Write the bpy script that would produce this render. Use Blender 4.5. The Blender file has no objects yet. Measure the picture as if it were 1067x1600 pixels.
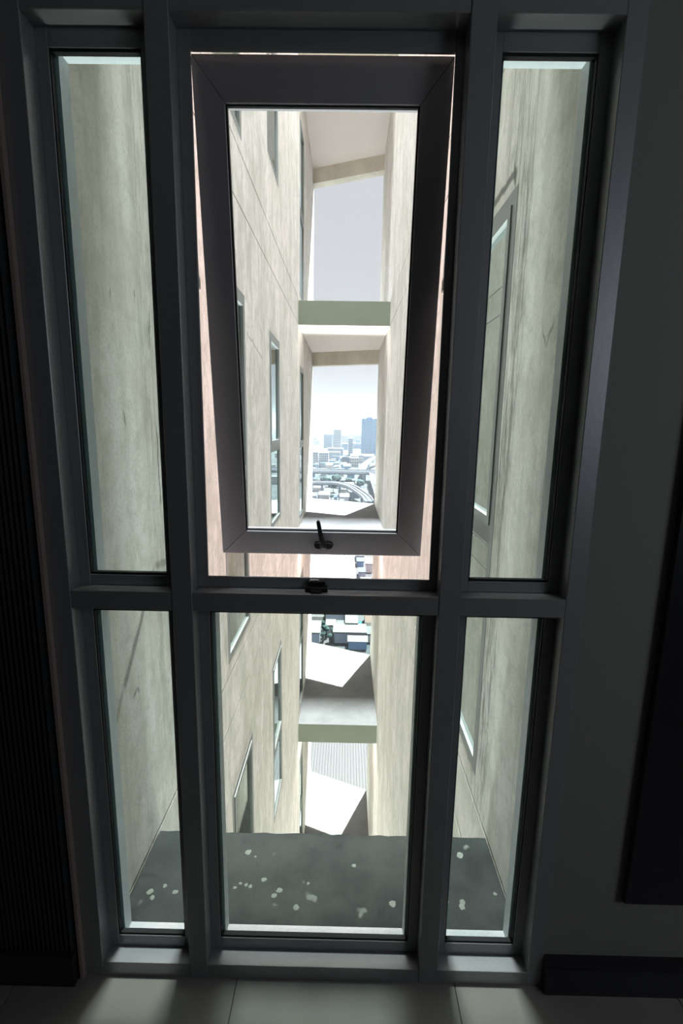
import bpy, bmesh, math, random
from mathutils import Vector, Matrix
random.seed(7)
PI = math.pi
C = bpy.context.scene.collection
H = 1.521            # eye height above the room floor; everything below is first laid out with the eye at z=0
# ---------------------------------------------------------------- camera
cam_d = bpy.data.cameras.new('camera'); cam = bpy.data.objects.new('camera', cam_d); C.objects.link(cam)
cam_d.sensor_fit = 'VERTICAL'; cam_d.sensor_height = 36.0; cam_d.lens = 766.56/1600*36
cam_d.clip_start = 0.02; cam_d.clip_end = 9000
p, yw, rl = math.radians(10.4387), math.radians(-0.48094), math.radians(0.93273)
fwd = Vector((math.sin(yw)*math.cos(p), math.cos(yw)*math.cos(p), -math.sin(p)))
rt = Vector((math.cos(yw), -math.sin(yw), 0)); up = rt.cross(fwd)
r2 = math.cos(rl)*rt+math.sin(rl)*up; u2 = -math.sin(rl)*rt+math.cos(rl)*up
cam.matrix_world = Matrix(((r2.x, u2.x, -fwd.x, 0), (r2.y, u2.y, -fwd.y, 0), (r2.z, u2.z, -fwd.z, H), (0, 0, 0, 1)))
bpy.context.scene.camera = cam
# ---------------------------------------------------------------- world, sun, lights, exposure
sc = bpy.context.scene
sc.view_settings.view_transform = 'Standard'; sc.view_settings.look = 'None'
sc.view_settings.gamma = 1; sc.view_settings.use_curve_mapping = False
sc.view_settings.exposure = 0.0
W = bpy.data.worlds.new('sky'); sc.world = W; W.use_nodes = True
wn = W.node_tree.nodes; wl = W.node_tree.links; wn.clear()
wo = wn.new('ShaderNodeOutputWorld'); bg = wn.new('ShaderNodeBackground'); wl.new(bg.outputs[0], wo.inputs[0])
tc = wn.new('ShaderNodeTexCoord'); sx = wn.new('ShaderNodeSeparateXYZ'); wl.new(tc.outputs['Generated'], sx.inputs[0])
cr = wn.new('ShaderNodeValToRGB'); wl.new(sx.outputs[2], cr.inputs[0]); wl.new(cr.outputs[0], bg.inputs[0])
SKY = 0.9
cr.color_ramp.elements[0].position = 0.0; cr.color_ramp.elements[0].color = (1.0, 0.83, 0.85, 1)
cr.color_ramp.elements[1].position = 0.9; cr.color_ramp.elements[1].color = (1.0, 0.86, 0.88, 1)
bg.inputs[1].default_value = SKY
sun_d = bpy.data.lights.new('sun', 'SUN'); sun = bpy.data.objects.new('sun', sun_d); C.objects.link(sun)
sun_d.energy = 58.0; sun_d.angle = math.radians(0.6); sun_d.color = (1, 0.97, 0.93)
sun.rotation_euler = Vector((.529, 1.19, 2.45)).to_track_quat('Z', 'Y').to_euler(); sun.location = (3, 6, 30)
def area(name, loc, rot, sx_, sy_, e, col):
    d = bpy.data.lights.new(name, 'AREA'); d.shape = 'RECTANGLE'; d.size = sx_; d.size_y = sy_; d.energy = e; d.color = col
    o = bpy.data.objects.new(name, d); C.objects.link(o); o.location = loc; o.rotation_euler = rot; return o
area('shaft_daylight_fill', (-.06, 3.4, 16+H), (0, 0, 0), 1.15, 3.4, 24000, (1.0, 0.92, 0.93))  # unseen fill lamp added at the shaft top in place of daylight
area('roof_bounce_fill', (-.06, 3.6, -20+H), (PI, 0, 0), 1.15, 3.8, 21000, (1.0, 0.95, 0.93))  # unseen fill lamp added below, imitating bounce off sunlit roofs
area('room_fill', (2.35, -0.7, 0.45+H), (math.radians(65), 0, math.radians(50)), 1.0, 1.0, 12, (0.82, 0.9, 1.0))  # unseen fill light added to lift the dark room
# ---------------------------------------------------------------- material helpers
class NT:
    def __init__(s, name):
        s.m = bpy.data.materials.new(name); s.m.use_nodes = True; s.t = s.m.node_tree; s.n = s.t.nodes
        s.n.clear(); s.out = s.n.new('ShaderNodeOutputMaterial')
    def new(s, k, **kw):
        n = s.n.new('ShaderNode'+k)
        for a, v in kw.items(): setattr(n, a, v)
        return n
    def ln(s, a, b): s.t.links.new(a, b)
    def m_(s, op, a, b=0.0, c=None, clamp=False):
        n = s.new('Math', operation=op, use_clamp=clamp)
        for i, v in enumerate((a, b) if c is None else (a, b, c)):
            if isinstance(v, (int, float)): n.inputs[i].default_value = v
            else: s.ln(v, n.inputs[i])
        return n.outputs[0]
    def coord(s, scale=(1, 1, 1)):
        if not hasattr(s, 'tc'): s.tc = s.new('TexCoord')
        mp = s.new('Mapping'); mp.inputs['Scale'].default_value = scale; s.ln(s.tc.outputs['Object'], mp.inputs[0]); return mp.outputs[0]
    def noise(s, scale=(1, 1, 1), sc_=5, det=4, rough=.55, dist=0):
        n = s.new('TexNoise'); n.inputs['Scale'].default_value = sc_; n.inputs['Detail'].default_value = det
        n.inputs['Roughness'].default_value = rough; n.inputs['Distortion'].default_value = dist
        s.ln(s.coord(scale), n.inputs['Vector']); return n.outputs['Fac']
    def ramp(s, v, a, b):            # smooth 0..1 between a and b
        n = s.new('MapRange', interpolation_type='SMOOTHSTEP', clamp=True)
        s.ln(v, n.inputs[0]) if not isinstance(v, (int, float)) else None
        n.inputs[1].default_value = a; n.inputs[2].default_value = b; return n.outputs[0]
    def mix(s, f, a, b):
        n = s.new('Mix', data_type='RGBA'); 
        if isinstance(f, (int, float)): n.inputs[0].default_value = f
        else: s.ln(f, n.inputs[0])
        for i, v in ((6, a), (7, b)):
            if isinstance(v, tuple): n.inputs[i].default_value = (*v[:3], 1)
            else: s.ln(v, n.inputs[i])
        return n.outputs[2]
    def bsdf(s, col, rough=.8, metal=0.0, bump=None, bs=.2, bd=.01, spec=.3):
        b = s.new('BsdfPrincipled')
        if isinstance(col, tuple): b.inputs['Base Color'].default_value = (*col[:3], 1)
        else: s.ln(col, b.inputs['Base Color'])
        if isinstance(rough, (int, float)): b.inputs['Roughness'].default_value = rough
        else: s.ln(rough, b.inputs['Roughness'])
        b.inputs['Metallic'].default_value = metal; b.inputs['Specular IOR Level'].default_value = spec
        if bump is not None:
            k = s.new('Bump'); k.inputs['Strength'].default_value = bs; k.inputs['Distance'].default_value = bd
            s.ln(bump, k.inputs['Height']); s.ln(k.outputs[0], b.inputs['Normal'])
        s.ln(b.outputs[0], s.out.inputs[0]); return s.m
def simple(name, col, rough=.7, metal=0.0, nsc=20, amp=.12, bump=True, spec=.3):
    t = NT(name); f = t.noise((1, 1, 1), nsc, 4)
    c = t.mix(f, tuple(x*(1-amp) for x in col), tuple(min(1, x*(1+amp)) for x in col))
    return t.bsdf(c, rough, metal, f if bump else None, .08, .003, spec)
def yz(t):
    if not hasattr(t, 'sep'):
        t.sep = t.new('SeparateXYZ'); t.ln(t.coord(), t.sep.inputs[0])
    return t.sep.outputs[1], t.sep.outputs[2]
def seg_mask(t, a, b, w, warp=.02):      # a crack or smear on a wall of constant x, from a=(y,z) to b
    y, z = yz(t); nz = t.noise((1, 1, 1), 9, 3); wob = t.m_('MULTIPLY', t.m_('SUBTRACT', nz, .5), warp*2)
    dy, dz = b[0]-a[0], b[1]-a[1]; L = math.hypot(dy, dz); dy /= L; dz /= L
    py = t.m_('SUBTRACT', y, a[0]); pz = t.m_('SUBTRACT', z, a[1])
    al = t.m_('ADD', t.m_('MULTIPLY', py, dy), t.m_('MULTIPLY', pz, dz))
    ac = t.m_('ABSOLUTE', t.m_('ADD', t.m_('ADD', t.m_('MULTIPLY', py, -dz), t.m_('MULTIPLY', pz, dy)), wob))
    inside = t.m_('MULTIPLY', t.ramp(al, -.01, .02), t.m_('SUBTRACT', 1.0, t.ramp(al, L-.03, L+.01)))
    return t.m_('MULTIPLY', t.m_('SUBTRACT', 1.0, t.ramp(ac, w*.3, w)), inside)
def band_mask(t, y0, y1, z0, z1, sy=.03, sz=.25):
    y, z = yz(t)
    f = lambda v, a, b, s: t.m_('MULTIPLY', t.ramp(v, a-s, a+s), t.m_('SUBTRACT', 1.0, t.ramp(v, b-s, b+s)))
    return t.m_('MULTIPLY', f(y, y0, y1, sy), f(z, z0, z1, sz))
def plaster(name, marks, bands, grey):
    t = NT(name)
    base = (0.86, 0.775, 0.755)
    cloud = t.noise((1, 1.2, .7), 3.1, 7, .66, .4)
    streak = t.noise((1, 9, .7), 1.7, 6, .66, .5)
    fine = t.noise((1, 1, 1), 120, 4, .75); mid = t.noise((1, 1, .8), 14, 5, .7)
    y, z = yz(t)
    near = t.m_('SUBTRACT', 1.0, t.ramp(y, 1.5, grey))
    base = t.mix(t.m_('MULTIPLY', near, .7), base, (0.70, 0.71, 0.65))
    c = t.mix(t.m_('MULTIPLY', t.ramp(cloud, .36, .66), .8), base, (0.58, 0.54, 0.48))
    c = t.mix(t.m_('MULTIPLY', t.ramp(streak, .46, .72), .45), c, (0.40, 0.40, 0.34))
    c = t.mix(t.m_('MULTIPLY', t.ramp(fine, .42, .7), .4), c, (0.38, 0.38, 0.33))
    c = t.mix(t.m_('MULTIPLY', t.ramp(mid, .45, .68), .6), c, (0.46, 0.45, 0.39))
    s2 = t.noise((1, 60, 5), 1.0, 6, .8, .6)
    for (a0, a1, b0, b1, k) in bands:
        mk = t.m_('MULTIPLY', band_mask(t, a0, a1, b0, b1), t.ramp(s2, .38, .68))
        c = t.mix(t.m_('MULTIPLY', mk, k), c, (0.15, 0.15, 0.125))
    for (a, b, w, k) in marks:
        c = t.mix(t.m_('MULTIPLY', seg_mask(t, a, b, w), k), c, (0.10, 0.10, 0.08))
    bm_ = t.m_('ADD', t.m_('MULTIPLY', fine, .4), cloud)
    return t.bsdf(c, .93, 0, bm_, .35, .006, .15)
def concrete(name, col, dark, spot=0.0):
    t = NT(name); a = t.noise((1, 1, 1), 3.5, 6, .65); b = t.noise((1, 1, 1), 70, 3, .7)
    c = t.mix(t.ramp(a, .35, .68), col, dark)
    c = t.mix(t.m_('MULTIPLY', t.ramp(b, .5, .8), .35), c, tuple(x*.55 for x in col))
    if spot:
        v = t.noise((1, 1, 1), 13, 2, .5); c = t.mix(t.m_('MULTIPLY', t.ramp(v, .66, .72), spot), c, (0.07, 0.075, 0.065))
        v2 = t.noise((1, 1, 1), 9, 3, .6, .5); c = t.mix(t.m_('MULTIPLY', t.ramp(v2, .60, .70), .45), c, tuple(x*.45 for x in dark))
    return t.bsdf(c, .9, 0, t.m_('ADD', a, b), .4, .006, .2)
def pane_mat(name, tint, gloss, rough=0.0, mix0=.04):
    t = NT(name); tr = t.new('BsdfTransparent'); tr.inputs[0].default_value = (*[v**.5 for v in tint], 1)   # two faces per pane
    gl = t.new('BsdfGlossy'); gl.inputs['Roughness'].default_value = rough; gl.inputs[0].default_value = (*gloss, 1)
    lw = t.new('LayerWeight'); lw.inputs[0].default_value = .5
    mx = t.new('MixShader'); t.ln(t.m_('MULTIPLY_ADD', t.m_('POWER', lw.outputs['Facing'], 5.0), 1-mix0, mix0, clamp=True), mx.inputs[0])
    t.ln(tr.outputs[0], mx.inputs[1]); t.ln(gl.outputs[0], mx.inputs[2]); t.ln(mx.outputs[0], t.out.inputs[0]); return t.m
M = {}
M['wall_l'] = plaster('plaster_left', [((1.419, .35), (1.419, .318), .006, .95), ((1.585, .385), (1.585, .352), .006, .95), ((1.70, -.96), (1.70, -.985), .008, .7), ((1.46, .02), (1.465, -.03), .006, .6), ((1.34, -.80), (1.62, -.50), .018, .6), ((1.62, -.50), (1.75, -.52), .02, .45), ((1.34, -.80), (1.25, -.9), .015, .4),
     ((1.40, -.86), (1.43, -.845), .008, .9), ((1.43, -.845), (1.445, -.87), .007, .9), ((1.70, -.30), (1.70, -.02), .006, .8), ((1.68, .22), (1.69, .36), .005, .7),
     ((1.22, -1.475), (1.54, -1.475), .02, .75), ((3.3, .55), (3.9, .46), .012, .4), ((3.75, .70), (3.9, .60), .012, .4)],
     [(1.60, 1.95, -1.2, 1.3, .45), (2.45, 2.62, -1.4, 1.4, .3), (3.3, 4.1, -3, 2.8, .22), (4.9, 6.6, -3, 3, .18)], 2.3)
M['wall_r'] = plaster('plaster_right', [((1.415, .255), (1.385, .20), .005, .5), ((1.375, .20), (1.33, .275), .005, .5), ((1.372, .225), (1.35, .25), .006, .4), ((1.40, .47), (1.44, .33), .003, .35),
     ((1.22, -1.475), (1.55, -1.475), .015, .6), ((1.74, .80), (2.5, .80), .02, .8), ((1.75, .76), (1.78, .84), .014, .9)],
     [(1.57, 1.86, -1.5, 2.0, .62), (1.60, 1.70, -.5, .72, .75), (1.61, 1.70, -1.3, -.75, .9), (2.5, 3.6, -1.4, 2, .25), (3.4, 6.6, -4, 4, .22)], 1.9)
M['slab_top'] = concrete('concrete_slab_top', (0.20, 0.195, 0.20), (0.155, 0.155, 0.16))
M['slab_near'] = concrete('concrete_near_ledge', (0.019, 0.0205, 0.019), (0.008, 0.0095, 0.009), .8)  # stained concrete, darkened far below its own tone to offset the overhead lamp
M['green_face'] = simple('green_grey_paint', (0.075, 0.078, 0.055), .85, 0, 8, .12)
M['soffit'] = simple('cream_soffit_paint', (0.90, 0.80, 0.75), .9, 0, 5, .05)
M['beam'] = concrete('beam_paint', (0.80, 0.72, 0.62), (0.66, 0.60, 0.51))
M['alu'] = simple('grey_window_frame', (0.33, 0.33, 0.34), .42, .55, 90, .06, spec=.45)
M['sash'] = simple('grey_sash_frame', (0.50, 0.48, 0.50), .42, .6, 90, .06, spec=.45)
M['gasket'] = simple('black_rubber', (0.012, 0.012, 0.014), .6)
M['outer'] = concrete('darkened_outer_sill', (0.30, 0.28, 0.285), (0.2, 0.21, 0.215))  # stop paint darkened on the sill, where overhead light falls hardest
M['stop_lightened'] = simple('lightened_side_stop', (0.56, 0.59, 0.61), .7, 0, 40, .1)  # same stop paint lightened on the sides, where little light falls
M['black'] = simple('black_handle', (0.02, 0.02, 0.022), .35, .4, 60, .1, spec=.5)
M['steel'] = simple('worn_steel', (0.5, 0.52, 0.5), .3, .9, 60, .1)
M['glass_side'] = pane_mat('tinted_glass', (0.66, 0.83, 0.80), (.9, .95, .92))
M['glass_mid'] = pane_mat('tinted_glass_clear', (0.70, 0.86, 0.82), (.9, .95, .92))
M['glass_sash'] = pane_mat('sash_glass', (0.74, 0.90, 0.92), (.9, .95, .92))
M['glass_far'] = pane_mat('reflective_glass', (0.20, 0.27, 0.27), (.74, .82, .80), .02, .5)
M['frame_far'] = simple('facade_window_frame', (0.24, 0.25, 0.245), .5, .2, 60, .08)
M['dark_room'] = simple('dark_room_backing', (0.05, 0.06, 0.06), .9)
M['room_wall'] = simple('room_wall_paint', (0.23, 0.22, 0.205), .85, 0, 140, .05)
M['clad'] = simple('black_fluted_cladding', (0.019, 0.023, 0.027), .6, 0, 40, .2, spec=.2)
M['skirt'] = simple('black_skirting', (0.02, 0.02, 0.024), .45, 0, 40, .2, spec=.4)
M['panel'] = simple('black_panel', (0.012, 0.012, 0.015), .4)
M['tile'] = simple('beige_floor_tile', (0.25, 0.235, 0.21), .35, 0, 7, .06, spec=.4)
M['grout'] = simple('tile_joint', (0.10, 0.095, 0.09), .9)
M['trimbrown'] = simple('brown_trim', (0.30, 0.23, 0.20), .6, 0, 30, .12)
M['ceil'] = simple('ceiling_paint', (0.5, 0.5, 0.5), .9)
M['stain'] = simple('lichen_spot', (0.075, 0.08, 0.068), .95, 0, 60, .2)
# ---------------------------------------------------------------- mesh helpers
def box(bm, x0, x1, y0, y1, z0, z1):
    v = [bm.verts.new(c) for c in ((x0, y0, z0), (x1, y0, z0), (x1, y1, z0), (x0, y1, z0), (x0, y0, z1), (x1, y0, z1), (x1, y1, z1), (x0, y1, z1))]
    for f in ((0, 3, 2, 1), (4, 5, 6, 7), (0, 1, 5, 4), (1, 2, 6, 5), (2, 3, 7, 6), (3, 0, 4, 7)): bm.faces.new([v[i] for i in f])
def hexa(bm, pts):
    v = [bm.verts.new(c) for c in pts]
    for f in ((0, 3, 2, 1), (4, 5, 6, 7), (0, 1, 5, 4), (1, 2, 6, 5), (2, 3, 7, 6), (3, 0, 4, 7)): bm.faces.new([v[i] for i in f])
def wpos(o):
    v = Vector((0, 0, 0))
    while o: v += o.location; o = o.parent
    return v
TOP = []
def obj(name, bm, m, parent=None, bevel=0.0, local=False, base=None, smooth=False):
    bmesh.ops.recalc_face_normals(bm, faces=bm.faces[:])
    off = Vector((0, 0, 0)) if local else (wpos(parent) if parent else (Vector(base) if base else Vector((0, 0, 0))))
    if off.length: bmesh.ops.translate(bm, verts=bm.verts[:], vec=-off)
    if bevel:
        bmesh.ops.bevel(bm, geom=bm.edges[:], offset=bevel, segments=1, affect='EDGES', clamp_overlap=True)
    if smooth:
        for f in bm.faces: f.smooth = True
    me = bpy.data.meshes.new(name); bm.to_mesh(me); bm.free()
    o = bpy.data.objects.new(name, me); C.objects.link(o)
    for k in (m if isinstance(m, (list, tuple)) else [m]): me.materials.append(k)
    if parent: o.parent = parent
    else:
        if base: o.location = base
        TOP.append(o)
    return o
def B(name, m, x0, x1, y0, y1, z0, z1, parent=None, bevel=0.0, base=None, local=False):
    bm = bmesh.new(); box(bm, x0, x1, y0, y1, z0, z1); return obj(name, bm, m, parent, bevel, local, base)
def thing(name, loc, parent=None):
    o = bpy.data.objects.new(name, None); C.objects.link(o); o.empty_display_size = .1
    if parent: o.parent = parent; o.location = Vector(loc)-wpos(parent)
    else: o.location = loc; TOP.append(o)
    return o
def tag(o, label=None, cat=None, group=None, kind=None):
    if label: o['label'] = label
    if cat: o['category'] = cat
    if group: o['group'] = group
    if kind: o['kind'] = kind
    return o
S = lambda o, label, cat: tag(o, label, cat, kind='structure')
def sheet(bm, x, sgn, ys, zs, depth):       # wall of constant x as a grid of cells, each set back by depth(y,z); side faces close the steps
    n, m = len(ys)-1, len(zs)-1
    d = [[depth((ys[i]+ys[i+1])/2, (zs[j]+zs[j+1])/2) for j in range(m)] for i in range(n)]
    P = lambda dd, y, z: bm.verts.new((x+sgn*dd, y, z))
    for i in range(n):
        for j in range(m):
            a = d[i][j]; bm.faces.new([P(a, ys[i], zs[j]), P(a, ys[i+1], zs[j]), P(a, ys[i+1], zs[j+1]), P(a, ys[i], zs[j+1])])
            if i+1 < n and abs(d[i+1][j]-a) > 1e-6:
                b = d[i+1][j]; bm.faces.new([P(a, ys[i+1], zs[j]), P(b, ys[i+1], zs[j]), P(b, ys[i+1], zs[j+1]), P(a, ys[i+1], zs[j+1])])
            if j+1 < m and abs(d[i][j+1]-a) > 1e-6:
                b = d[i][j+1]; bm.faces.new([P(a, ys[i], zs[j+1]), P(b, ys[i], zs[j+1]), P(b, ys[i+1], zs[j+1]), P(a, ys[i+1], zs[j+1])])
    bmesh.ops.remove_doubles(bm, verts=bm.verts[:], dist=1e-5)
# ---------------------------------------------------------------- the shaft: two side walls with window openings and level grooves
XL, XR = -.654, .529
TOPZ, BOTZ = 16.4, -60.0
WL = [(2.60, 3.24, -1.38, .76, -.35), (4.22, 4.85, -.95, .73, -.24), (6.86, 7.46, -1.38, .74, -.34)]
WR = [(1.72, 2.36, -1.36, .75, -.40)]
FL = (-9, -6, -3, 0, 3)
def make_wall(name, x, sgn, wins, g, y1, mat, label):
    ys = sorted({1.2, y1} | {v for w in wins for v in w[:2]})
    op = [(w[0], w[1], w[2]+k, w[3]+k) for w in wins for k in FL]
    gr = [z+k for z in g for k in (-9, -6, -3, 0, 3, 6, 9, 12, 15)]
    zs = sorted({BOTZ, TOPZ} | {v for o in op for v in o[2:]} | {z+s for z in gr for s in (-.006, .006)})
    zs = [z for z in zs if z <= TOPZ]
    def depth(y, z):
        for o in op:
            if o[0] < y < o[1] and o[2] < z < o[3]: return .38
        for q in gr:
            if abs(z-q) < .006: return .014
        return 0.0
    bm = bmesh.new(); sheet(bm, x, sgn, ys, zs, depth)
    xb = x+sgn*.45                                      # outer side, ends and top close the wall
    for q in ([(x, y1, BOTZ), (xb, y1, BOTZ), (xb, y1, TOPZ), (x, y1, TOPZ)], [(xb, 1.2, BOTZ), (xb, y1, BOTZ), (xb, y1, TOPZ), (xb, 1.2, TOPZ)],
              [(x, 1.2, TOPZ), (xb, 1.2, TOPZ), (xb, y1, TOPZ), (x, y1, TOPZ)], [(x, 1.2, BOTZ), (xb, 1.2, BOTZ), (xb, 1.2, TOPZ), (x, 1.2, TOPZ)]):
        bm.faces.new([bm.verts.new(c) for c in q])
    return S(obj(name, bm, mat), label, 'wall')
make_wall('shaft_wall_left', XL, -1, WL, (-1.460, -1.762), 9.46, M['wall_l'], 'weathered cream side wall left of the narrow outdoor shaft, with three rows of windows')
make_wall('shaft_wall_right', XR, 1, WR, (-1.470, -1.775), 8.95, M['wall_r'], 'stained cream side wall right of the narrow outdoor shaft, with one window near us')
# facade windows
wn_ = [1]
def facade_window(x, sgn, w, k, label):
    wn_[0] += 1
    y0, y1, z0, z1, zt = w; z0 += k; z1 += k; zt += k
    t = thing('window_%d' % wn_[0], (x+sgn*.03, (y0+y1)/2, z0)); S(t, label, 'window')
    f = .045; a, b = x-sgn*.001, x+sgn*.06; a, b = min(a, b), max(a, b)
    fr = bmesh.new()
    box(fr, a, b, y0, y0+f, z0, z1); box(fr, a, b, y1-f, y1, z0, z1); box(fr, a, b, y0+f, y1-f, z0, z0+f); box(fr, a, b, y0+f, y1-f, z1-f, z1)
    obj('window_frame', fr, M['frame_far'], t)
    B('transom', M['frame_far'], a, b, y0+f, y1-f, zt-.035, zt+.035, t)
    xg = x+sgn*.012
    g1, g2 = min(xg, xg+sgn*.005), max(xg, xg+sgn*.005)
    B('window_pane', M['glass_far'], g1, g2, y0+f+.03, y1-f-.03, zt+.065, z1-f-.03, t)
    cs = bmesh.new(); q = .03; a2, b2 = min(x-sgn*.006, x+sgn*.04), max(x-sgn*.006, x+sgn*.04)     # opening light sits in its own casement rails
    ya, yb, za, zb = y0+f, y1-f, zt+.035, z1-f
    box(cs, a2, b2, ya, ya+q, za, zb); box(cs, a2, b2, yb-q, yb, za, zb); box(cs, a2, b2, ya+q, yb-q, za, za+q); box(cs, a2, b2, ya+q, yb-q, zb-q, zb)
    obj('casement', cs, M['frame_far'], t)
    B('window_pane', M['glass_far'], g1, g2, y0+f, y1-f, z0+f, zt-.035, t)
    c0, c1 = min(x+sgn*.20, x+sgn*.21), max(x+sgn*.20, x+sgn*.21)
    B('dark_backing', M['dark_room'], c0, c1, y0+.01, y1-.01, z0+.01, z1-.01, t)  # dark sheet put in for the unlit room behind the glass
nm = {-9: 'three floors below', -6: 'two floors below', -3: 'one floor below', 0: 'level with the room', 3: 'one floor above, unseen, added for shade'}
for k in FL:
    for w, s in zip(WL, ('nearest', 'middle', 'farthest')): facade_window(XL, -1, w, k, '%s window in left shaft wall, %s' % (s, nm[k]))
    facade_window(XR, 1, WR[0], k, 'window in right shaft wall with reflective glass, %s' % nm[k])
# slabs across the shaft
def slab(z, label):
    t = thing('shaft_slab', (-.06, 8, z-.15)); S(t, label, 'slab')
    def prism(za, zb): 
        bm = bmesh.new(); hexa(bm, [(XL, 6.67, za), (XR, 6.67, za), (XR, 8.94, za), (XL, 9.45, za), (XL, 6.67, zb), (XR, 6.67, zb), (XR, 8.94, zb), (XL, 9.45, zb)]); return bm
    o = obj('slab_body', prism(z-.30, z), [M['slab_top'], M['green_face'], M['soffit']], t)
    for f in o.data.polygons:
        n = f.normal
        f.material_index = 0 if n.z > .5 else (2 if n.z < -.5 else (1 if n.y < -.5 else 0))
    bm = bmesh.new(); za, zb = z-.53, z-.30
    hexa(bm, [(XL, 9.25, za), (XR, 8.76, za), (XR, 8.94, za), (XL, 9.45, za), (XL, 9.25, zb), (XR, 8.76, zb), (XR, 8.94, zb), (XL, 9.45, zb)])
    obj('edge_beam', bm, M['beam'], t)
for z, l in ((13.52, 'fourth above the room, out of view'), (10.52, 'third above the room, out of view'), (7.52, 'second above the room, out of view'), (4.52, 'highest one seen, with a cream underside'), (1.52, 'level with the top of the window'), (-1.48, 'level with the room floor, partly sunlit'),
             (-4.48, 'one floor below, with green front edge'), (-7.48, 'two floors below, mostly sunlit'), (-10.48, 'three floors below')):
    slab(z, 'concrete slab bridging the far end of the shaft, '+l)
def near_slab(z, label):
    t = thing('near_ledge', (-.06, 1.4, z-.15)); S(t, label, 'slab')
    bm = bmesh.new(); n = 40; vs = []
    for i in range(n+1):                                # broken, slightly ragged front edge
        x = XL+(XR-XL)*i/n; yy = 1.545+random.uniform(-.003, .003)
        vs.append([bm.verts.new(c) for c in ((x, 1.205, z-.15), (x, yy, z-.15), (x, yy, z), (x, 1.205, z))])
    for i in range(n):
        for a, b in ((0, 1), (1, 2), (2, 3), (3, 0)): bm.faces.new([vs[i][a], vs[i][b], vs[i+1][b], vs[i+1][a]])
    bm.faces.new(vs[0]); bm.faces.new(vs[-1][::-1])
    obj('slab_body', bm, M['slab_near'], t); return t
nsl = near_slab(-1.48, 'stained concrete ledge just outside the window, darkened against the overhead lamp')
for z, l in ((1.52, 'one floor above, unseen, added for shade'), (4.52, 'two floors above, unseen, added for shade'), (7.52, 'three floors above, unseen, added for shade'), (10.52, 'four floors above, unseen, added for shade'), (-4.48, 'one floor below'), (-7.48, 'two floors below')): near_slab(z, 'concrete ledge on the near wall of the shaft, '+l)  # upper ledges are unseen, put back to block overhead light on the ledge
# pale lichen and droppings on the ledge
for (x, y, r) in ((-.318, 1.463, .011), (-.29, 1.445, .004), (-.30, 1.34, .006), (-.32, 1.345, .005), (-.335, 1.33, .006), (-.285, 1.335, .006), (-.19, 1.325, .01), (-.205, 1.305, .009), (-.13, 1.27, .009), (-.245, 1.36, .008),
                  (.42, 1.47, .012), (.39, 1.30, .009), (.385, 1.285, .011), (.34, 1.30, .006), (.17, 1.29, .011), (.05, 1.42, .007), (-.47, 1.34, .006), (-.60, 1.31, .01), (-.585, 1.29, .008), (-.56, 1.33, .007), (-.52, 1.31, .008), (.50, 1.33, .006), (-.10, 1.35, .005)):
    bm = bmesh.new(); n = 9; c = bm.verts.new((x, y, -1.4785)); ring = [bm.verts.new((x+math.cos(a)*r*random.uniform(.75, 1.3), y+math.sin(a)*r*random.uniform(.75, 1.3), -1.4798)) for a in [2*PI*i/n for i in range(n)]]
    for i in range(n): bm.faces.new((c, ring[i], ring[(i+1) % n]))
    obj('lichen_spot', bm, M['stain'], nsl)
# ---------------------------------------------------------------- our own wall, floor and room
def wf(name, x0, x1, z0, z1, lab, y0=1.105, y1=1.2, m='room_wall'): return S(B(name, M[m], x0, x1, y0, y1, z0, z1, base=((x0+x1)/2, (y0+y1)/2, z0)), lab, 'wall')
WX0, WX1, WZ0, WZ1 = -.697, .562, -1.521, .84
RZ = 1.15
wf('wall_front_left', -2.6, WX0-.008, -1.521, RZ, 'wall left of the window behind the fluted cladding')
wf('wall_front_right', WX1, 2.6, -1.521, RZ, 'dim grey painted wall right of the window')
wf('wall_front_top', WX0-.008, WX1, WZ1, RZ, 'strip of wall above the window')
wf('wall_front_upper', -2.6, 2.6, RZ, TOPZ, 'outer wall of the floors above the room', 1.0, 1.2, 'wall_l')
wf('wall_front_lower', -2.6, 2.6, BOTZ, -1.61, 'outer wall of the floors below the room', 1.0, 1.2, 'wall_l')
S(B('wall_left', M['room_wall'], -2.7, -2.6, -4, 1.2, -1.521, RZ, base=(-2.65, -1.4, -1.521)), 'left side wall of the room, out of view', 'wall')
S(B('wall_right', M['room_wall'], 2.6, 2.7, -4, 1.2, -1.521, RZ, base=(2.65, -1.4, -1.521)), 'right side wall of the room, out of view', 'wall')
S(B('wall_back', M['room_wall'], -2.7, 2.7, -4.1, -4, -1.521, RZ, base=(0, -4.05, -1.521)), 'back wall of the room behind the camera', 'wall')
S(B('ceiling', M['ceil'], -2.7, 2.7, -4.1, 1.2, RZ, RZ+.1, base=(0, -1.4, RZ)), 'ceiling of the dim room', 'ceiling')
fl = thing('floor', (0, -1.4, -1.61)); S(fl, 'beige tiled floor of the dim room', 'floor')
B('screed', M['grout'], -2.7, 2.7, -4.1, 1.20, -1.61, -1.524, fl)
tme = None; xs = [-2.677+.6*i for i in range(9)]
for i, x in enumerate(xs):
    for j in range(9):
        if tme is None:
            o = B('floor_tile', M['tile'], .0012, .5988, .0012, .5988, 0, .005, None, .0008, local=True); TOP.remove(o); tme = o
        else: o = tme.copy(); C.objects.link(o)
        o.parent = fl; o.location = Vector((x, .597-.6*j+.0, -1.526))-fl.location
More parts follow.
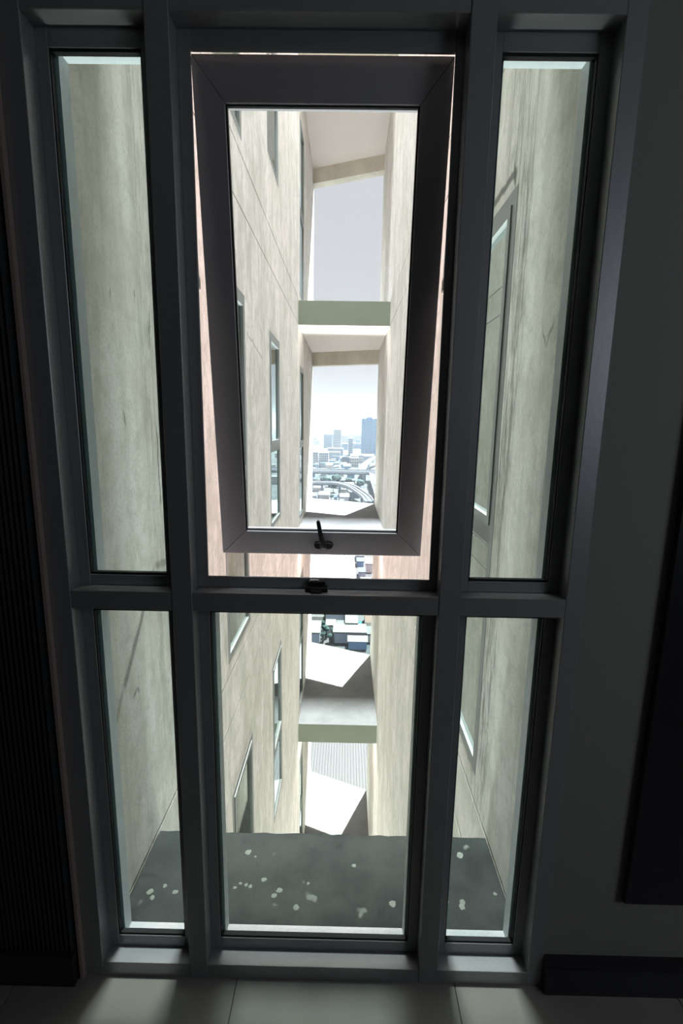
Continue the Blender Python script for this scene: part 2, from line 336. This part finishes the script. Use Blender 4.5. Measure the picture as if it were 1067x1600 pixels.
# fluted cladding left, both skirtings, panel
cl = thing('fluted_cladding', (-1.65, 1.07, -1.521)); tag(cl, 'black vertically fluted wall cladding left of the window', 'cladding')
B('backing_board', M['clad'], -2.6, -.712, 1.088, 1.105, -1.521, RZ, cl)
sm_ = None
for i in range(76):
    x = -.7135-.0125*(i+1)
    if sm_ is None:
        bm = bmesh.new(); n = 6
        pr = [(.0105*j/n, -.009*math.sin(PI*j/n)) for j in range(n+1)]
        lo = [bm.verts.new((a, b, 0)) for a, b in pr]; hi = [bm.verts.new((a, b, RZ+1.42)) for a, b in pr]
        for j in range(n): bm.faces.new((lo[j], lo[j+1], hi[j+1], hi[j]))
        bm.faces.new(lo); bm.faces.new(hi[::-1]); bm.faces.new((lo[0], hi[0], hi[-1], lo[-1]))
        o = obj('slat', bm, M['clad'], None, local=True); TOP.remove(o); sm_ = o
    else: o = sm_.copy(); C.objects.link(o)
    o.parent = cl; o.location = Vector((x, 1.088, -1.42))-cl.location
S(B('baseboard_left', M['skirt'], -2.6, -.7125, 1.068, 1.088, -1.521, -1.425, base=(-1.65, 1.08, -1.521)), 'black skirting under the fluted cladding', 'baseboard')
def skirt_right():
    bm = bmesh.new(); box(bm, .562, 2.6, 1.078, 1.105, -1.521, -1.437); box(bm, .562, 2.6, 1.083, 1.105, -1.437, -1.428); box(bm, .562, 2.6, 1.09, 1.105, -1.428, -1.420)
    return obj('baseboard_right', bm, M['skirt'], base=(1.6, 1.09, -1.521))
S(skirt_right(), 'black moulded skirting along the right wall', 'baseboard')
pn = thing('wall_panel', (1.2, 1.08, -1.18)); tag(pn, 'tall black panel hung on the wall right of the window', 'panel')
B('panel_board', M['panel'], .748, 1.7, 1.085, 1.1, -1.232, .95, pn, .003)
B('panel_back', M['skirt'], .78, 1.67, 1.1, 1.105, -1.2, .92, pn)
S(B('trim_1', M['trimbrown'], -.705, -.697, 1.085, 1.2, -1.521, RZ, base=(-.701, 1.14, -1.521)), 'thin brown trim between cladding and window frame', 'trim')
# ---------------------------------------------------------------- the window
win = thing('window_1', (-.07, 1.15, WZ0)); S(win, 'tall grey metal window of six lights with a top-hung sash pushed open', 'window')
Y0, YI, YG, Y1 = 1.10, 1.145, 1.160, 1.205
xs_ = [(-.697, -.648), (-.4066, -.3585), (.224, .2744), (.521, .562)]
for i, (a, b) in enumerate(xs_): B('mullion' if 0 < i < 3 else 'jamb', M['alu'], a, b, Y0-(.002 if 0 < i < 3 else 0), Y1, WZ0, WZ1, win, .0012)
bays = [(-.648, -.4066), (-.3585, .224), (.2744, .521)]
ZT, ZB = -.4027, -.448
for a, b in bays:
    B('window_head', M['alu'], a, b, Y0, Y1, .774, WZ1, win, .001)
    B('transom', M['alu'], a, b, Y0, Y1, ZB, ZT, win, .001)
    B('bottom_rail', M['alu'], a, b, Y0, Y1, WZ0, -1.478, win, .001)
def ring(name, m, x0, x1, y0, y1, z0, z1, wl_, wr, wb, wt, parent, bev=.0008):
    bm = bmesh.new()
    box(bm, x0, x0+wl_, y0, y1, z0, z1); box(bm, x1-wr, x1, y0, y1, z0, z1)
    box(bm, x0+wl_, x1-wr, y0, y1, z0, z0+wb); box(bm, x0+wl_, x1-wr, y0, y1, z1-wt, z1)
    return obj(name, bm, m, parent, bev)
G_ = 'glass_side', 'glass_mid', 'glass_side'
for i, (a, b) in enumerate(bays):
    for up in (0, 1):
        if i == 1 and up: continue
        z0, z1 = (ZT, .774) if up else (-1.478, ZB)
        wb = .026 if up else .035; wt = .035 if up else .016
        ring('glazing_bead', M['alu'], a, b, YI, YI+.013, z0, z1, .026, .026, wb, wt, win)
        ring('gasket', M['gasket'], a, b, YI+.003, YI+.016, z0, z1, .0285, .0285, wb+.006, wt+.006, win, 0)
        bm = bmesh.new(); box(bm, a, a+.035, YG+.006, Y1, z0, z1); box(bm, b-.035, b, YG+.006, Y1, z0, z1); box(bm, a+.035, b-.035, YG+.006, Y1, z1-(wt-.008), z1)
        obj('outer_stop', bm, M['stop_lightened'], win)
        B('outer_sill', M['outer'], a+.035, b-.035, YG+.006, Y1, z0, z0+wb-.026, win) if wb > .027 else None
        B('glass_pane', M[G_[i]], a+.01, b-.01, YG, YG+.005, z0+.008, z1-.008, win)
# opening light: thin inner stop, then the sash
a, b = bays[1]
ring('inner_stop', M['alu'], a, b, YI, YI+.006, ZT, .774, .0265, .018, .027, .038, win)
# sash, hinged along its top edge
HY, HZ, LEN = 1.168, .745, 1.118
sa = bpy.data.objects.new('sash', None); C.objects.link(sa); sa.parent = win
sa.location = Vector((-.0645, HY, HZ))-win.location; sa.rotation_euler = (math.radians(7.55), 0, 0)
tag(sa, 'top-hung sash tilted outwards')
hw = .2735; st = .066; tr_ = .084; br = .066; th = .036
def rail(name, pts):                           # mitred rail from four (x,z) corners
    bm = bmesh.new(); hexa(bm, [(x, 0, z) for x, z in pts]+[(x, th, z) for x, z in pts]); return obj(name, bm, M['sash'], sa, .0009, True)
g = .0004
rail('top_rail', [(-hw, 0), (hw, 0), (hw-st-g, -tr_), (-hw+st+g, -tr_)])
rail('bottom_rail', [(-hw, -LEN), (-hw+st+g, -LEN+br), (hw-st-g, -LEN+br), (hw, -LEN)])
rail('stile', [(-hw, -g*2), (-hw+st, -tr_-g*2), (-hw+st, -LEN+br+g*2), (-hw, -LEN+g*2)])
rail('stile', [(hw, -g*2), (hw, -LEN+g*2), (hw-st, -LEN+br+g*2), (hw-st, -tr_-g*2)])
def lring(name, m, x0, x1, y0, y1, z0, z1, w):
    bm = bmesh.new(); box(bm, x0, x0+w, y0, y1, z0, z1); box(bm, x1-w, x1, y0, y1, z0, z1); box(bm, x0+w, x1-w, y0, y1, z0, z0+w); box(bm, x0+w, x1-w, y0, y1, z1-w, z1)
    return obj(name, bm, m, sa, 0, True)
xi, zi0, zi1 = hw-st, -LEN+br, -tr_
lring('gasket', M['gasket'], -xi, xi, .006, .016, zi0, zi1, .0035)
B('glass_pane', M['glass_sash'], -xi, xi, .016, .021, zi0, zi1, sa, 0, None, True)
lring('weather_seal', M['gasket'], -hw-.0015, hw+.0015, th, th+.004, -LEN-.0015, .0, .02)
# cam handle on the bottom rail
hx, hz = .006, -LEN+.030
hb = bmesh.new()
n = 10; prof = [(.016+.011*math.cos(t_), .0095*math.sin(t_)) for t_ in [-PI/2+PI*i/n for i in range(n+1)]]+[(-.016+.011*math.cos(t_), .0095*math.sin(t_)) for t_ in [PI/2+PI*i/n for i in range(n+1)]]
f0 = [hb.verts.new((hx+a_, 0, hz+c_)) for a_, c_ in prof]; f1 = [hb.verts.new((hx+a_*.93, -.012, hz+c_*.9)) for a_, c_ in prof]
for i in range(len(prof)): hb.faces.new((f0[i], f0[(i+1) % len(prof)], f1[(i+1) % len(prof)], f1[i]))
hb.faces.new(f1); hb.faces.new(f0[::-1])
obj('handle_base', hb, M['black'], sa, 0, True, smooth=False)
lv = bmesh.new(); path = [((hx+.001, -.010, hz-.012), .0105), ((hx, -.020, hz+.002), .0095), ((hx-.004, -.026, hz+.022), .0075), ((hx-.009, -.029, hz+.05), .006), ((hx-.013, -.030, hz+.074), .0055), ((hx-.0135, -.029, hz+.080), .003)]
rings = []
for (c_, r_) in path:
    rings.append([lv.verts.new((c_[0]+r_*math.cos(t_), c_[1]+r_*.55*math.sin(t_), c_[2])) for t_ in [2*PI*i/10 for i in range(10)]])
for q in range(len(rings)-1):
    for i in range(10): lv.faces.new((rings[q][i], rings[q][(i+1) % 10], rings[q+1][(i+1) % 10], rings[q+1][i]))
lv.faces.new(rings[0][::-1]); lv.faces.new(rings[-1])
obj('handle_lever', lv, M['black'], sa, 0, True, smooth=True)
# keeper on the frame, friction stays
kb = thing('keeper', (-.066, 1.14, ZT), win)
bm = bmesh.new(); box(bm, -.094, -.040, 1.118, 1.145, -.4027, -.392); box(bm, -.088, -.046, 1.132, 1.150, -.392, -.380); box(bm, -.080, -.054, 1.108, 1.122, -.412, -.396)
obj('keeper_body', bm, M['black'], kb, .002)
bm = bmesh.new(); box(bm, -.083, -.062, 1.134, 1.146, -.380, -.378)
obj('keeper_plate', bm, M['steel'], kb)
for s in (-1, 1):
    x = -.3515 if s < 0 else .2175
    bm = bmesh.new()
    hexa(bm, [(x-.0015, 1.172, .70), (x+.0015, 1.172, .70), (x+.0015, 1.186, .70), (x-.0015, 1.186, .70), (x-.0015, 1.205, .32), (x+.0015, 1.205, .32), (x+.0015, 1.218, .32), (x-.0015, 1.218, .32)])
    box(bm, x-.003, x+.003, 1.200, 1.222, .300, .325)
    obj('friction_stay', bm, M['steel'], win)
# ---------------------------------------------------------------- the city
GZ = -60.0
def cm(name, col, rough=.85, amp=.12, nsc=.2): return simple(name, tuple(v*.22 for v in col), rough, 0, nsc, amp, False, .2)
M['ground'] = None
def ground_mat():
    t = NT('city_ground'); v = t.new('TexVoronoi'); v.inputs['Scale'].default_value = .09; t.ln(t.coord((1, .7, 1)), v.inputs['Vector'])
    n = t.noise((1, 1, 1), .05, 5, .6)
    c = t.mix(t.ramp(n, .4, .62), (0.034, 0.032, 0.033), (0.012, 0.018, 0.022)); sp = t.new('SeparateColor'); t.ln(v.outputs['Color'], sp.inputs[0])
    c = t.mix(t.m_('MULTIPLY', t.ramp(sp.outputs[0], .5, .55), .7), c, (0.048, 0.046, 0.048)); return t.bsdf(c, .95)
M['ground'] = ground_mat()
CW = [cm('render_white', (2.2, 2.0, 2.0)), cm('render_grey', (1.0, 1.15, 1.5)), cm('render_cream', (2.0, 1.9, 1.75)), cm('render_blue', (.5, .9, 1.5))]
CR = [cm('roof_white', (0.44, 0.43, 0.42)), cm('roof_grey', (0.24, 0.25, 0.27)), cm('roof_blue', (0.12, 0.20, 0.28)), cm('roof_rust', (0.30, 0.20, 0.16)), cm('roof_pale', (0.34, 0.34, 0.35))]
M['citywin'] = cm('dark_city_glass', (0.2, 0.45, 0.8), .4)
M['tower'] = cm('blue_tower_wall', (0.38, 0.95, 1.9)); M['tower2'] = cm('blue_tower_fin', (0.6, 1.25, 2.2)); M['towerw'] = cm('blue_tower_glass', (0.2, 0.5, 1.05), .4)
M['road'] = cm('highway_deck', (0.17, 0.19, 0.25)); M['rail_'] = cm('highway_parapet', (1.3, 1.3, 1.45)); M['leaf'] = cm('tree_green', (0.06, 0.16, 0.15), .9, .4, .5)
M['trunk'] = cm('tree_trunk', (0.08, 0.06, 0.05)); M['corr'] = cm('corrugated_sheet', (0.22, 0.19, 0.215), .6, .1, .8)
g = B('ground', M['ground'], -2500, 2500, -200, 7000, GZ-2, GZ, base=(0, 2000, GZ-2)); S(g, 'hazy city ground far below the building', 'ground')
def bldg(name, x0, x1, y0, d, h, wi, ri, lab, cat='building', group=None, nf=0, gable=False, nb=0):
    t = thing(name, ((x0+x1)/2, y0+d/2, GZ)); tag(t, lab, cat, group)
    B('wall', CW[wi], x0, x1, y0, y0+d, GZ, GZ+h, t)
    e = min(.6, (x1-x0)*.06)
    if gable:
        bm = bmesh.new(); r = min(2.2, h*.35); ym = y0+d/2
        v = [bm.verts.new(c) for c in ((x0-e, y0-e, GZ+h), (x1+e, y0-e, GZ+h), (x1+e, y0+d+e, GZ+h), (x0-e, y0+d+e, GZ+h), (x0-e, ym, GZ+h+r), (x1+e, ym, GZ+h+r))]
        for f in ((0, 1, 5, 4), (2, 3, 4, 5), (0, 4, 3), (1, 2, 5), (0, 3, 2, 1)): bm.faces.new([v[i] for i in f])
        obj('roof', bm, CR[ri], t)
    else:
        bm = bmesh.new(); box(bm, x0-e, x1+e, y0-e, y0+d+e, GZ+h, GZ+h+.4)
        obj('roof', bm, CR[ri], t)
    for i in range(nf):
        z = GZ+h*(i+.35)/nf; w = h/nf*.45
        if nb:
            bw = (x1-x0)/nb
            for j in range(nb): B('window', M['citywin'], x0+bw*(j+.2), x0+bw*(j+.8), y0-.12, y0, z, z+w, t)
        else: B('window_band', M['citywin'], x0+e, x1-e, y0-.12, y0, z, z+w, t)
    return t
# --- tower
tw = thing('tower_block', (40.2, 908, GZ)); tag(tw, 'tall blue-grey tower block standing alone at the right of the skyline', 'tower')
B('core', M['tower'], 26.4, 54, 894, 922, GZ, 5.5, tw)
for j, (a, b, o_, zt) in enumerate(((26.4, 31.6, -1.5, 6.2), (33.0, 38.4, -2.2, 7.2), (40.4, 45.6, -2.2, 8.4), (47.6, 54.0, -1.5, 6.4))):
    B('bay', M['tower2'], a, b, 894+o_, 896, GZ, zt, tw)
    for i in range(22):
        z = GZ+3.0*i+1.0; B('window', M['towerw'], a+.7, b-.7, 894+o_-.1, 894+o_, z, z+1.5, tw)
B('roof_plant', M['tower2'], 36, 43, 903, 912, 5.5, 9.0, tw)
# --- mid-distance blocks
bldg('apartment_block', -37.1, -24.3, 661, 16, 18, 0, 0, 'white apartment block with rows of windows behind the highway', nf=6, nb=5)
bldg('apartment_block', -46.5, -38.6, 659, 14, 18.6, 0, 1, 'white apartment block cut off at the far left, behind the highway', nf=6, nb=3)
bldg('long_shed', -31, -10.6, 788, 30, 11, 1, 4, 'long low grey shed behind the apartment blocks')
bldg('long_shed', -33.5, -6.2, 880, 40, 12, 1, 4, 'long low shed in front of the slim slab tower')
bldg('wide_hall', 6.6, 41.8, 746, 40, 9, 1, 0, 'wide hall with a white roof at the foot of the blue tower', gable=True)
bldg('slab_tower', -26, -11, 952, 20, 43.9, 2, 0, 'slim pale tower left of the blue tower', 'tower', nf=14)
bldg('slab_tower', -53, -33.3, 1130, 20, 30, 1, 2, 'wide blue-grey block on the hazy skyline, far left', nf=9)
bldg('office_block', 3, 11, 885, 18, 30, 1, 1, 'small office block just left of the blue tower', nf=8)
bldg('market_hall', -34.4, -9.3, 643, 15, 6, 1, 2, 'low grey hall just behind the highway, left')
bldg('corner_building', 4.2, 16.3, 659, 18, 12, 2, 3, 'cream building right behind the highway', nf=3, nb=4)
bldg('corner_building', 17.7, 25.3, 723, 18, 11.3, 0, 1, 'white building behind the cream one, near the curved ramp', nf=3, nb=3)
bb = thing('billboard', (-1, 686.5, GZ)); tag(bb, 'blue billboard on a mast behind the highway', 'billboard')
B('board', CR[2], -6.4, 4.4, 686, 687, GZ+3, GZ+11.5, bb); B('post', CW[1], -4, -3, 687, 688, GZ, GZ+9, bb); B('post', CW[1], 1, 2, 687, 688, GZ, GZ+9, bb)
# --- elevated highways
def road(name, pts, w, lab, every=6, thick=1.6):
    c0 = Vector(pts[0]); t = thing(name, (c0.x, c0.y, GZ)); tag(t, lab, 'highway')
    P = [Vector(q) for q in pts]; fine = []
    for i in range(len(P)-1):
        p0, p1, p2, p3 = P[max(i-1, 0)], P[i], P[i+1], P[min(i+2, len(P)-1)]
        for k in range(6):
            u = k/6; fine.append(.5*((2*p1)+(p2-p0)*u+(2*p0-5*p1+4*p2-p3)*u*u+(-p0+3*p1-3*p2+p3)*u**3))
    fine.append(P[-1])
    def sweep(o0, o1, za, zb):
        bm = bmesh.new(); L = []
        for i, q in enumerate(fine):
            d = (fine[min(i+1, len(fine)-1)]-fine[max(i-1, 0)]); d.z = 0; d.normalize(); n = Vector((-d.y, d.x, 0))
            L.append([bm.verts.new(q+n*o+Vector((0, 0, z))) for o, z in ((o0, za), (o1, za), (o1, zb), (o0, zb))])
        for i in range(len(L)-1):
            for a, b in ((0, 1), (1, 2), (2, 3), (3, 0)): bm.faces.new((L[i][a], L[i][b], L[i+1][b], L[i+1][a]))
        bm.faces.new(L[0]); bm.faces.new(L[-1][::-1]); return bm
    obj('deck', sweep(-w/2, w/2, -thick, 0), M['road'], t)
    obj('parapet', sweep(-w/2-.3, -w/2+.1, -thick*.6, 1.1), M['rail_'], t); obj('parapet', sweep(w/2-.1, w/2+.3, -thick*.6, 1.1), M['rail_'], t)
    obj('median', sweep(-.25, .25, 0, .8), M['rail_'], t)
    for i in range(2, len(fine)-1, every):
        q = fine[i]; B('pier', CW[1], q.x-.9, q.x+.9, q.y-1, q.y+1, GZ, q.z-thick, t)
road('elevated_highway', [(-400, 520, -50), (-120, 506, -50), (-34, 500, -50), (31, 500, -50), (120, 520, -50), (400, 560, -50)], 26, 'wide elevated highway crossing the whole view', 3)
road('curved_ramp', [(-200, 400, -50.5), (-60, 398, -50.5), (-27, 405, -50.5), (-10, 406, -50.5), (3, 390, -50.8), (10, 368, -52), (14.5, 348, -53), (16, 335, -54)], 6, 'pale curved ramp in front of the highway, bending towards us')
road('side_ramp', [(26, 484, -50), (24.6, 450, -50), (23.8, 420, -50), (23.4, 356, -51), (23.2, 320, -53)], 5, 'narrow ramp descending along the right edge of the view')
road('loop_ramp', [(17, 517, -50), (19, 545, -49.5), (25, 600, -49), (39, 680, -49), (70, 760, -49)], 6, 'loop ramp curving up to the right behind the highway')
# --- trees
def tree(x, y, r, h, lab):
    t = thing('tree', (x, y, GZ)); tag(t, lab, 'tree')
    bm = bmesh.new()
    for k in range(9):
        a = 2*PI*k/9; q = r*.5 if k else 0
        bmesh.ops.create_icosphere(bm, subdivisions=2, radius=r*random.uniform(.42, .62), matrix=Matrix.Translation((x+q*math.cos(a), y+q*math.sin(a), GZ+h*random.uniform(.62, .85))))
    for v in bm.verts: v.co += Vector((random.uniform(-1, 1), random.uniform(-1, 1), random.uniform(-1, 1)))*r*.06
    obj('crown', bm, M['leaf'], t); B('trunk', M['trunk'], x-.25, x+.25, y-.25, y+.25, GZ, GZ+h*.65, t)
for a in ((-11, 418, 4.5, 9, 'big round tree beside the curved ramp'), (-16, 455, 4, 8, 'tree under the highway, left'), (-9, 468, 5, 9, 'tree under the highway, centre'), (2.6, 470, 3, 7, 'tree under the highway, right of centre'),
          (-11, 372, 1.5, 5, 'tree between the nearer roofs'), (13, 440, 4, 8, 'tree between the ramps'), (-5.9, 134.9, .75, 3, 'small dark tree at the left of the white shed'), (-4.9, 130.2, 1.1, 3.6, 'biggest dark tree between the striped roof and the flat roof below'),
          (-3.0, 129.8, .7, 3, 'dark tree touching the flat roof below'), (-5.6, 127.3, .8, 2.8, 'small dark tree at the corner of the striped roof'), (-3.7, 126.6, .85, 2.6, 'dark tree at the edge of the sunlit ledge'), (-21, 470, 4, 8, 'tree at the far left under the highway')): tree(*a)
# --- nearer houses
HS = [('house', -25.2, -22.1, 366, 18, 4.5, 1, 1, 'small grey house at the far left beyond the ledge'), ('house', -21.1, -13.1, 379, 20, 3.6, 0, 0, 'white roofed house left of the round tree'), ('house', -9, -6.6, 371, 9, 3.2, 1, 2, 'tiny blue roofed house near the middle'),
 ('house', -4.4, 2.4, 368, 18, 4, 0, 0, 'white house right of the middle, just beyond the ledge'), ('house', 3, 11.2, 388, 16, 4, 1, 4, 'pale house beside the descending ramp'), ('house', 15.8, 19, 362, 9, 3.8, 0, 1, 'grey roofed house at the lower right of the view'),
 ('house', 2.5, 8.6, 417, 11, 3.3, 2, 3, 'rust roofed house between the ramps'), ('house', -5.8, 1.5, 424, 10, 3.6, 1, 1, 'grey house behind the curved ramp'), ('house', -28, -19.1, 421, 12, 3.4, 0, 4, 'pale house at the left under the curved ramp'), ('house', 13, 18, 395, 11, 3.2, 0, 0, 'white house at the inner side of the side ramp'),
 ('house', -31, -20.7, 442, 12, 3.5, 1, 2, 'blue roofed house behind the ramp, left'), ('house', -1, 7, 448, 12, 3.5, 0, 0, 'white roofed house under the highway'), ('house', 8, 14, 462, 10, 5, 3, 2, 'bright blue shed under the highway')]
for a in HS: bldg(*a[:8], a[8], 'house', gable=a[1] < 0)
LO = [('long_house', -10, -6.4, 143, 6, 3.2, 0, 0, 'white roofed long house, upper left in the lower opening', False), ('long_house', -10, -6.2, 137.5, 3.4, 3, 2, 4, 'pale house below the white one, left edge', True), ('terrace', -5.4, .1, 138.6, 8, 4.2, 1, 4, 'pale grey terrace with a row of skylights', True),
 ('long_roof', .6, 3.9, 131.5, 18, 3.4, 1, 4, 'long pale roof running away from us', False), ('shed', -5.0, -2.4, 132, 4, 2.4, 0, 0, 'small white shed beside the dark trees', False), ('shed', -2.0, .4, 132.4, 4, 2.0, 1, 1, 'grey shed with open bays', False),
 ('flat_roof', -2.4, 5.9, 126.4, 5, 3, 1, 4, 'wide pale flat roof in front of the long roof', False), ('pavilion', 1.4, 6.3, 122.6, 3.4, 2.4, 3, 0, 'white roofed pavilion with a blue front', True), ('striped_house', -9.6, -6.5, 125, 8, 3.2, 1, 4, 'grey striped roof house at the left edge', False),
 ('narrow_house', 6.3, 8.6, 134, 9, 3, 2, 3, 'rust roofed narrow house at the right edge', True), ('narrow_house', 6.2, 8.6, 127, 5, 2.2, 0, 1, 'grey narrow house below the rust roof', False)]
for a in LO: bldg(*a[:8], a[8], 'house', gable=a[9])
B_ = B('pool', cm('pool_water', (0.05, 0.32, 0.38), .2), 4.6, 5.7, 133, 141, GZ, GZ+.3, base=(5.1, 137, GZ)); tag(B_, 'bright turquoise pool strip beside the long roof', 'pool')
for a in (('shed', 4.9, 8.4, 207, 8, 2.3, 1, 1, 'grey shed beyond the big roof, far'), ('shed', 5.2, 8.0, 199, 6, 2, 3, 2, 'blue roofed shed beside the big roof'), ('shed', 8.6, 11.3, 191, 7, 3.4, 0, 0, 'white roofed shed at the right of the gap'), ('shed', 5.6, 8.2, 184, 6, 2.1, 1, 2, 'blue grey shed near the roof corner'),
          ('shed', 6.2, 9.8, 172, 5, 2.2, 0, 4, 'pale shed along the gutter'), ('shed', 5.8, 8.4, 163, 4, 2.4, 3, 1, 'dark blue shed near the corner of the big roof'), ('shed', 9.0, 10.8, 158, 5, 2, 0, 0, 'small white shed at the right edge of the gap')):
    bldg(*a[:8], a[8], 'shed')
# --- corrugated factory roofs
def factory(name, x0, x1, y0, y1, z, pitch, lab, slope=0.0):
    t = thing(name, ((x0+x1)/2, (y0+y1)/2, GZ)); tag(t, lab, 'factory')
    B('wall', CW[1], x0+.4, x1-.4, y0+.4, y1-.4, GZ, z-.3, t)
    bm = bmesh.new(); n = int((x1-x0)/pitch); R_ = []
    for i in range(n):
        for u, dz in ((0, 0), (.3, 0), (.42, .055), (.58, .055), (.70, 0)):
            x = x0+pitch*(i+u); R_.append((bm.verts.new((x, y0, z+dz)), bm.verts.new((x, y1, z+dz+slope*(y1-y0)))))
    for i in range(len(R_)-1): bm.faces.new((R_[i][0], R_[i+1][0], R_[i+1][1], R_[i][1]))
    obj('roof_sheet', bm, M['corr'], t)
    B('gutter', M['rail_'], x1-.1, x1+.35, y0, y1, z-.5, z+.15, t); B('gutter', M['citywin'], x1+.35, x1+.6, y0, y1, z-.7, z-.3, t); B('gutter', M['rail_'], x1+.6, x1+.9, y0, y1, z-.5, z+.05, t)
    return t
factory('factory_hall', -16, 14, 48, 92, -50, .42, 'ribbed grey factory roof far down at the foot of the building')
factory('factory_hall', -40, 2.7, 150.5, 186, -50, .8, 'big pale ribbed factory roof seen through the open gap')
# --- hazy blocks out to the horizon and to both sides
USED = []
def free(x0, x1, y0, y1, pad=1.0):
    if any(x0-pad < b and a < x1+pad and y0-pad < d and c < y1+pad for a, b, c, d in USED): return False
    USED.append((x0, x1, y0, y1)); return True
for o in list(TOP):                                  # ground already built on
    if o.get('category') in ('building', 'tower', 'house', 'shed', 'factory', 'tree', 'billboard'):
        cs = [ch.location+o.location+Vector(c) for ch in o.children for c in ch.bound_box]
        USED.append((min(c.x for c in cs), max(c.x for c in cs), min(c.y for c in cs), max(c.y for c in cs)))
USED += [(-60, 12, 396, 412), (4, 19, 325, 397), (19, 26.5, 280, 486), (13, 40, 514, 690)]
k = 0
for (ya, yb, n, w0, w1, h0, h1) in ((358, 392, 16, 2, 5, 2, 4), (412, 482, 34, 2.5, 6, 2, 5), (516, 640, 40, 4, 9, 3, 9), (680, 780, 26, 5, 12, 4, 10)):
    for i in range(n):
        y = random.uniform(ya, yb); x = random.uniform(-.085, .065)*y; w = random.uniform(w0, w1); d_ = random.uniform(w0, w1)*1.6
        if (x > 7 and y < 400) or (x > 16 and y < 700): continue
        if free(x-w/2-.4, x+w/2+.4, y-.5, y+d_+.5, .3):
            wi, ri, gb = random.choice((0, 1, 2, 3)), random.choice((0, 1, 2, 4, 4)), random.random() < .4
            where = 'just beyond the ledge' if y < 395 else 'between ramp and highway' if y < 490 else 'right behind the highway' if y < 650 else 'well behind the highway'
            bldg('small_house', x-w/2, x+w/2, y, d_, random.uniform(h0, h1), wi, ri, 'small %s %s house with a %s roof %s, %s' % (('white', 'grey', 'cream', 'blue')[wi], 'gabled' if gb else 'flat', ('white', 'grey', 'blue', 'rust', 'pale')[ri], where, 'left' if x/y < -.045 else 'right' if x/y > .02 else 'middle'), 'house', 'small houses among the elevated roads', gable=gb)
for (ya, yb, n, h0, h1) in ((780, 1000, 16, 6, 14), (1000, 1400, 34, 8, 30), (1400, 2100, 50, 10, 42), (2100, 3400, 60, 10, 48)):
    for i in range(n):
        y = random.uniform(ya, yb); u = random.uniform(-.13, .13); x = u*y; w = random.uniform(8, 26)*(1+y/4000)
        if ya == 780 and (20 < x < 60 or -60 < x < 5): continue
        h = random.uniform(h0, h1)*(1.0 if random.random() < .18 else .45); k += 1; dd = random.uniform(10, 30)
        if not free(x-w/2-1, x+w/2+1, y-1, y+dd+1): continue
        wi = random.choice((0, 0, 1, 2, 3))
        bldg('distant_block', x-w/2, x+w/2, y, dd, h, wi, random.choice((0, 0, 1, 4)), '%s %s hazy block %s, %s' % ('tall' if h > 18 else 'low', ('white', 'grey', 'cream', 'blue')[wi], 'beyond the long sheds' if y < 1400 else 'close under the horizon', 'left of view' if u < -.06 else 'right of view' if u > .06 else 'left of the blue tower' if u < .02 else 'about the blue tower'), 'building', 'hazy buildings near the horizon', nf=0)
for i in range(70):
    y = random.uniform(110, 640); s = random.choice((-1, 1)); x = s*(y*.085+random.uniform(8, 60))
    if 470 < y < 545 or 380 < y < 425 or (x < 4 and 135 < y < 200): continue
    if not free(x-6, x+6, y-1, y+13): continue
    bldg('roadside_house', x-5, x+5, y, 12, random.uniform(3, 8), random.choice((0, 1, 2)), random.choice((0, 1, 2, 3, 4)), 'low house far off to the %s, %s' % ('right' if s > 0 else 'left', 'near our building' if y < 200 else 'in the middle distance' if y < 380 else 'towards the highway' if y < 470 else 'beyond the highway'), 'house', 'low houses to either side of the view', gable=random.random() < .5)
# --- haze lying over the city
HZ = NT('haze'); vs_ = HZ.new('VolumeScatter'); vs_.inputs['Color'].default_value = (.84, .88, 1, 1); vs_.inputs['Density'].default_value = .00017; vs_.inputs['Anisotropy'].default_value = 0.0
HZ.ln(vs_.outputs[0], HZ.out.inputs['Volume'])
hz = B('haze', HZ.m, -2400, 2400, 30, 6500, GZ-1, 50, base=(0, 2000, GZ-1)); tag(hz, 'pale haze hanging over the whole city', 'haze', kind='stuff')
for o in TOP: o.location.z += H
